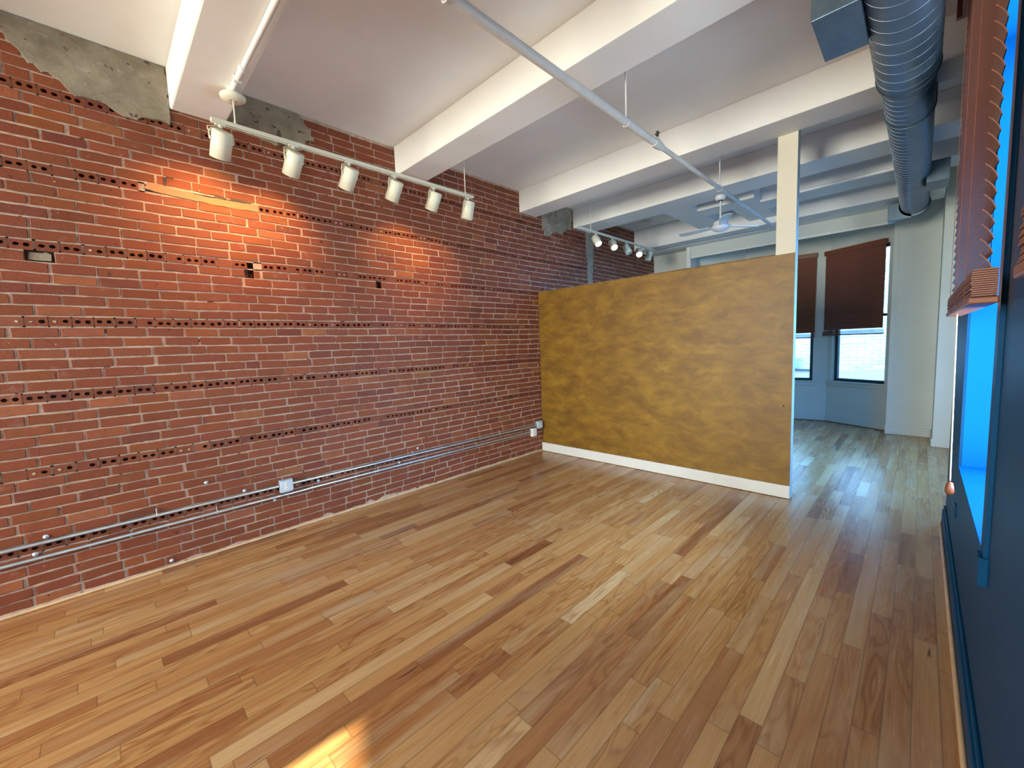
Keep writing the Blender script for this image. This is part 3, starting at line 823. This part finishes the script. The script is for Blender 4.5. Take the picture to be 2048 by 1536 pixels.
# bright washers of old wall anchors
for i,(y,z,l) in enumerate([(-.329,.446,'pale metal anchor washer just above the upper conduit at far left'),(-.382,.352,'pale metal anchor washer between the two conduits at far left'),
    (.251,.05,'pale anchor washer at the foot of the brick wall'),(.745,.440,'pale anchor washer above the upper conduit left of the steel box'),
    (1.32,.372,'pale anchor washer between conduits just right of the steel box'),(.954,.298,'pale anchor washer below the lower conduit under the steel box'),
    (.502,.573,'pale anchor washer high above the conduits, left of the steel box'),(2.374,.458,'pale anchor washer above the upper conduit, right half of the wall'),
    (2.143,.352,'pale anchor washer between conduits, right half of the wall')]):
    m=MB(); m.lathe([(.013,0),(.014,.002),(.010,.004),(.005,.005),(.005,.009),(.002,.010)],14,Matrix.Translation((.010,y,z))@Matrix.Rotation(PI/2,4,'Y'))
    tag(m.build('wall_anchor',M['steelbox']),l,'anchor','anchor washers on the brick wall')
m=MB(); m.tube([(.006,.455,2.80),(.03,.457,2.803),(.034,.463,2.815),(.028,.50,2.812)],.0045,7); m.tube([(.010,.455,2.80),(.012,.452,2.755)],[.008,.003],7)
tag(m.build('bent_nail',M['dark']),'dark bent spike sticking out of the brick above the tan timber strip','nail')

# ------------------------------------------------------------------ track lights
def track(root_loc, L, rods, rose, label):
    root=empty('track_rail',root_loc); tag(root,label,'track light rail')
    m=MB(); m.box(-.017,0,-.010,.017,L,.010); m.box(-.017,0,-.016,-.012,L,-.008); m.box(.012,0,-.016,.017,L,-.008); m.build('rail',M['lamp'],root,bevel=.002)
    for y,h in rods:
        m=MB(); m.tube([(0,y,.0),(0,y,.035)],[.012,.006],10); m.tube([(0,y,.01),(0,y,h)],.0048,8); m.build('suspension_rod',M['lamp'],root)
    y,h,x=rose
    m=MB(); m.lathe([(.030,.045),(.032,.004),(.070,.0),(.075,-.006),(.073,-.018),(.055,-.031),(.02,-.036),(.004,-.037)],28,Matrix.Translation((x,y,h))); c=m.build('ceiling_rose',M['lamp'],root)
    for s in (-1,1):
        m=MB(); m.lathe([(.005,0),(.005,-.003),(.001,-.004)],8,Matrix.Translation((x+.006,y+s*.016,h-.0345))); m.build('screw',M['dark'],c)
    return root
RX,RZ=.563,3.063
track((RX,.655,RZ),2.20,[(.137,ZB-RZ-.06),(2.10,H-RZ)],(.137,ZB-RZ-.045,0),'long cream track light rail hung before the bare brick wall under the near beams')
track((.49,4.74,3.12),2.30,[(.35,ZB+.28-3.12),(2.09,H-3.12)],(2.09,H-3.12,0),'shorter cream track light rail in the room behind the mustard partition')
def head_proto():
    root=empty('track_spotlight')
    r,L=.056,.150
    # adapter + stem
    m=MB(); m.box(-.015,-.028,-.022,.015,.028,-.008); m.tube([(0,0,-.022),(0,0,-.045)],.012,10); m.build('track_adapter',M['lamp'],root,bevel=.002)
    # yoke: a bent strap (hangs in local frame of the pivot at z=-.045)
    y_=empty('dummy'); bpy.data.objects.remove(y_)
    return root
def make_head(loc, tilt, spin, label, group, lit=False, s=1.0):
    """cylinder spotlight; tilt = angle of the beam from straight down, spin = compass of the beam"""
    root=empty('track_spotlight',loc); tag(root,label,'spotlight',group)
    r,L=.052*s,.148*s
    m=MB(); m.box(-.014,-.030,-.026,.014,.030,-.016); m.tube([(0,0,-.026),(0,0,-.046)],.012,10); m.build('track_adapter',M['lamp'],root,bevel=.002)
    Rz=Matrix.Rotation(spin,4,'Z'); T=Rz@Matrix.Rotation(-tilt,4,'Y')      # local -z is the beam, tilts toward +x then spun
    # can: its pivot sits .085 under the rail, on its axis near the back
    piv=Vector((0,0,-.105*s)); Mc=Matrix.Translation(piv)@T
    c=MB(); c.lathe([(.004,.052*s),(r*.90,.052*s),(r,.046*s),(r,-L+.052*s),(r*.93,-L+.052*s),(r*.90,-L+.075*s),(r*.86,-.02*s),(.004,-.018*s)],32,Mc,close=False)
    can=c.build('can',M['lamp'],root,recalc=True)
    f=MB(); f.lathe([(.002,-L+.066*s),(r*.90,-L+.066*s)],28,Mc,close=False); f.build('lamp_face',M['bulb'] if lit else M['bulboff'],can)
    # yoke strap with side arms to the can's sides
    k=MB(); w=r+.008*s
    arm=[Vector((0,-w,-.105*s)),Vector((0,-w,-.066*s)),Vector((0,-w*.75,-.050*s)),Vector((0,0,-.046*s)),Vector((0,w*.75,-.050*s)),Vector((0,w,-.066*s)),Vector((0,w,-.105*s))]
    arm=[Rz@a for a in arm]
    k.tube(arm,.0045,6)
    for sgn in (-1,1):
        q=Rz@Vector((0,sgn*w,-.105*s)); k.tube([tuple(q*1.0),tuple(Rz@Vector((0,sgn*(w-.010),-.105*s)))],.010*s,10)
    k.build('yoke',M['lamp'],root)
    # supply wire looping from the stem into the back of the can
    p1=Mc@Vector((-r*.2,-.01,.052*s)); q0=Vector((0,0,-.04))
    side=Rz@Vector((-.3,1,0))
    w_=MB(); w_.tube([tuple(q0),tuple(q0+side*.035+Vector((0,0,-.004))),tuple(q0+side*(.07*s)+Vector((0,0,-.022))),tuple(q0+side*(.072*s)+Vector((0,0,-.045))),tuple(Mc@Vector((0,r*.9,.035*s)))],.0032,6)
    w_.build('wire',M['lamp'],root)
    return root,Mc
GA='cylinder spotlights on the near track'; GB='cylinder spotlights on the far track'
ys=[.705,1.146,1.560,1.964,2.373,2.785]
order=['leftmost and nearest cream spotlight on the near track','second cream spotlight from the left on the near track','third cream spotlight from the left on the near track','fourth cream spotlight from the left on the near track','fifth cream spotlight on the near track, second from its right end','last cream spotlight at the right end of the near track']
#            tilt(deg) from down, spin(deg): direction of the beam on plan (180 = to the brick)
aims=[(33,186),(36,190),(36,190),(33,188),(30,188),(14,190)]
heads=[]
for y,l,(t,s) in zip(ys,order,aims):
    heads.append(make_head((RX,y,RZ),math.radians(t),math.radians(s),l,GA,s=1.14))
ys2=[5.22,5.67,6.09,6.50,6.86]
order2=['lit spotlight nearest the brick pier on the far track','second lit spotlight on the far track','unlit downward spotlight in the middle of the far track','brightest lit spotlight on the far track, facing the camera','last unlit spotlight at the right end of the far track']
aims2=[(38,-20,1),(46,-35,1),(28,10,0),(50,-60,1),(14,200,0)]
heads2=[]
for y,l,(t,s,lit) in zip(ys2,order2,aims2):
    heads2.append(make_head((.49,y,3.12),math.radians(t),math.radians(s),l,GB,lit=bool(lit),s=1.0))

# ------------------------------------------------------------------ ceiling fan
root=empty('ceiling_fan',(2.03,5.66,ZB)); tag(root,'white ceiling fan with three blades beyond the mustard partition','ceiling fan')
m=MB(); m.lathe([(.055,0),(.062,-.01),(.060,-.035),(.045,-.052),(.02,-.055)],28); m.build('canopy',M['fanwhite'],root)
m=MB(); m.lathe([(.028,-.055),(.028,-.060),(.01,-.062)],16); m.build('canopy_cap',M['dark'],root)
m=MB(); m.tube([(0,0,-.05),(0,0,-.32)],.010,12); m.build('downrod',M['fanwhite'],root)
m=MB(); m.lathe([(.02,-.29),(.045,-.30),(.075,-.312),(.085,-.335),(.085,-.362),(.105,-.368),(.106,-.385),(.098,-.40),(.060,-.425),(.02,-.435),(.002,-.436)],36); m.build('motor_housing',M['fanwhite'],root)
for a in (176,54,296):
    Mx=Matrix.Rotation(math.radians(a),4,'Z')@Matrix.Translation((0,0,-.366))@Matrix.Rotation(math.radians(10),4,'X')
    m=MB(); n=10; w0,w1=.045,.062
    P=[]
    for i in range(n+1):
        t=i/n; xx=.13+.40*t; ww=w0+(w1-w0)*t
        if t>.85: ww*=math.sqrt(max(.05,1-((t-.85)/.16)**2))
        P.append((xx,ww))
    n0=len(m.v)
    for zz in (-.003,.003):
        for xx,ww in P: m.v.append(tuple(Mx@Vector((xx,-ww,zz))))
        for xx,ww in P[::-1]: m.v.append(tuple(Mx@Vector((xx,ww,zz))))
    K=2*(n+1)
    for i in range(K): m.face((n0+i,n0+(i+1)%K,n0+K+(i+1)%K,n0+K+i))
    m.face([n0+i for i in range(K)][::-1]); m.face([n0+K+i for i in range(K)])
    bl=m.build('blade',M['fanwhite'],root)
    m=MB(); m.box(.07,-.014,-.006,.17,.014,-.002,M=Mx); m.build('blade_arm',M['fanwhite'],bl)

# ------------------------------------------------------------------ outside
TY=.60-.45*(13-2.27)
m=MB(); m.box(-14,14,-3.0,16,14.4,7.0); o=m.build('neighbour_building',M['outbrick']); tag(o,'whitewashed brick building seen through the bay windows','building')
for (x0,z0) in ((2.9,2.2),(.6,2.2)):
    pass
root=empty('air_conditioner',(1.22,13.62,.62)); tag(root,'small pale box unit on the building outside the narrow window strip','air conditioner')
m=MB(); m.box(-.2,0,0,.2,.38,.28); m.build('casing',M['steelbox'],root,bevel=.01)
m=MB(); m.box(-.5,.30,-.09,1.0,.38,-.04); m.build('bracket',M['darkframe'],root)
m=MB(); m.box(-30,-30,-3.2,30,30,-3.0); struct(m.build('ground',M['ground']))
m=MB(); m.box(13,TY,-3.0,14,13.9,16); o=m.build('sun_blocking_tower',M['outbrick']); tag(o,'added unseen tall block that blocks the sun, outside the windows of the blue wall','building')  # unseen sun blocker: trims the floor's sun patch and shades the outside wall

# ------------------------------------------------------------------ lights
def area(name,loc,rot,sx,sy,power,col,spread=180):
    l=bpy.data.lights.new(name,'AREA'); l.shape='RECTANGLE'; l.size=sx; l.size_y=sy; l.energy=power; l.color=col; l.spread=math.radians(spread)
    o=bpy.data.objects.new(name,l); COL.objects.link(o); o.location=loc; o.rotation_euler=rot; return o
def aim(o,loc,tgt):
    o.location=loc; d=Vector(tgt)-Vector(loc); o.rotation_euler=d.to_track_quat('-Z','Y').to_euler()
BLUE=(.45,.72,1.0)
# daylight entering at each window
area('daylight_window_1',(W+.45,(W1[0]+W1[1])/2,1.75),(0,math.radians(90),0),2.3,1.2,200,(.74,.87,1.))
area('daylight_window_2',(W+.45,0,1.75),(0,math.radians(90),0),2.3,1.8,28,(1.,.92,.80))
area('daylight_window_3',(1.6,YB-.35,2.15),(math.radians(90),0,0),2.1,2.0,520,(1.,.88,.70))
area('daylight_window_4',(SX+.30,5.85,2.2),(0,math.radians(48),0),1.7,1.8,150,(.13,.42,1.),110)
# sun
s=bpy.data.lights.new('sun','SUN'); s.energy=85; s.angle=math.radians(.6); s.color=(1.,.90,.66)
so=bpy.data.objects.new('sun',s); COL.objects.link(so)
so.rotation_euler=Vector((-1,.45,-.865)).to_track_quat('-Z','Y').to_euler()
# track spots
def spot(name,Mc,power,col,size,blend,off=.088,tgt=None):
    l=bpy.data.lights.new(name,'SPOT'); l.energy=power; l.color=col; l.spot_size=math.radians(size); l.spot_blend=blend; l.shadow_soft_size=.03
    o=bpy.data.objects.new(name,l); COL.objects.link(o)
    o.matrix_world=Mc@Matrix.Translation((0,0,-off)); return o
WARM=(1.,.50,.17)
for i,p,sz,tl in ((0,24,105,57),(1,22,100,50),(4,15,88,50),(5,11,80,48)):
    root,Mc=heads[i]
    p0=(Matrix.Translation(root.location)@Mc)@Vector((0,0,-.085))
    spot('lamp_%d'%i,Matrix.Translation(p0)@Matrix.Rotation(math.radians(188),4,'Z')@Matrix.Rotation(-math.radians(tl),4,'Y'),p,WARM,sz,.9,off=.03)
for i,p in ((0,3),(1,3),(3,4)):
    root,Mc=heads2[i]; spot('lamp_far_%d'%i,Matrix.Translation(root.location)@Mc,p,(1.,.75,.4),80,.7)

# world
w=bpy.data.worlds.new('World'); scene.world=w; w.use_nodes=True; nt=w.node_tree
bg=nt.nodes['Background']
tc=nt.nodes.new('ShaderNodeTexCoord'); sp=nt.nodes.new('ShaderNodeSeparateXYZ'); nt.links.new(tc.outputs['Generated'],sp.inputs[0])
c=ramp(nt,math_n(nt,'MULTIPLY_ADD',sp.outputs[2],.5,.5),[(.45,(.16,.28,.42)),(.52,(.32,.64,1.)),(.8,(.18,.48,1.))])
nt.links.new(c,bg.inputs[0]); bg.inputs[1].default_value=10

# ------------------------------------------------------------------ camera
cam=bpy.data.cameras.new('camera'); co=bpy.data.objects.new('camera',cam); COL.objects.link(co)
f,pi_,ya,ro=820.346,-.0912,.7839,-.0377
fw=Vector((-math.sin(ya)*math.cos(pi_),math.cos(ya)*math.cos(pi_),math.sin(pi_)))
rt=Vector((math.cos(ya),math.sin(ya),0)); up=rt.cross(fw)
r2=math.cos(ro)*rt+math.sin(ro)*up; u2=-math.sin(ro)*rt+math.cos(ro)*up
Mr=Matrix((r2,u2,-fw)).transposed().to_4x4()
co.matrix_world=Matrix.Translation((3.8708,0,1.5269))@Mr
cam.sensor_width=36; cam.lens=f/2048*36; cam.clip_start=.01
scene.camera=co
vs=scene.view_settings; vs.view_transform='Standard'; vs.look='None'; vs.gamma=1; vs.exposure=.8; vs.use_curve_mapping=False
scene.cycles.max_bounces=8; scene.cycles.diffuse_bounces=5; scene.cycles.transparent_max_bounces=8
scene.cycles.sample_clamp_indirect=4; scene.cycles.use_denoising=True
scene.cycles.caustics_reflective=False; scene.cycles.caustics_refractive=False
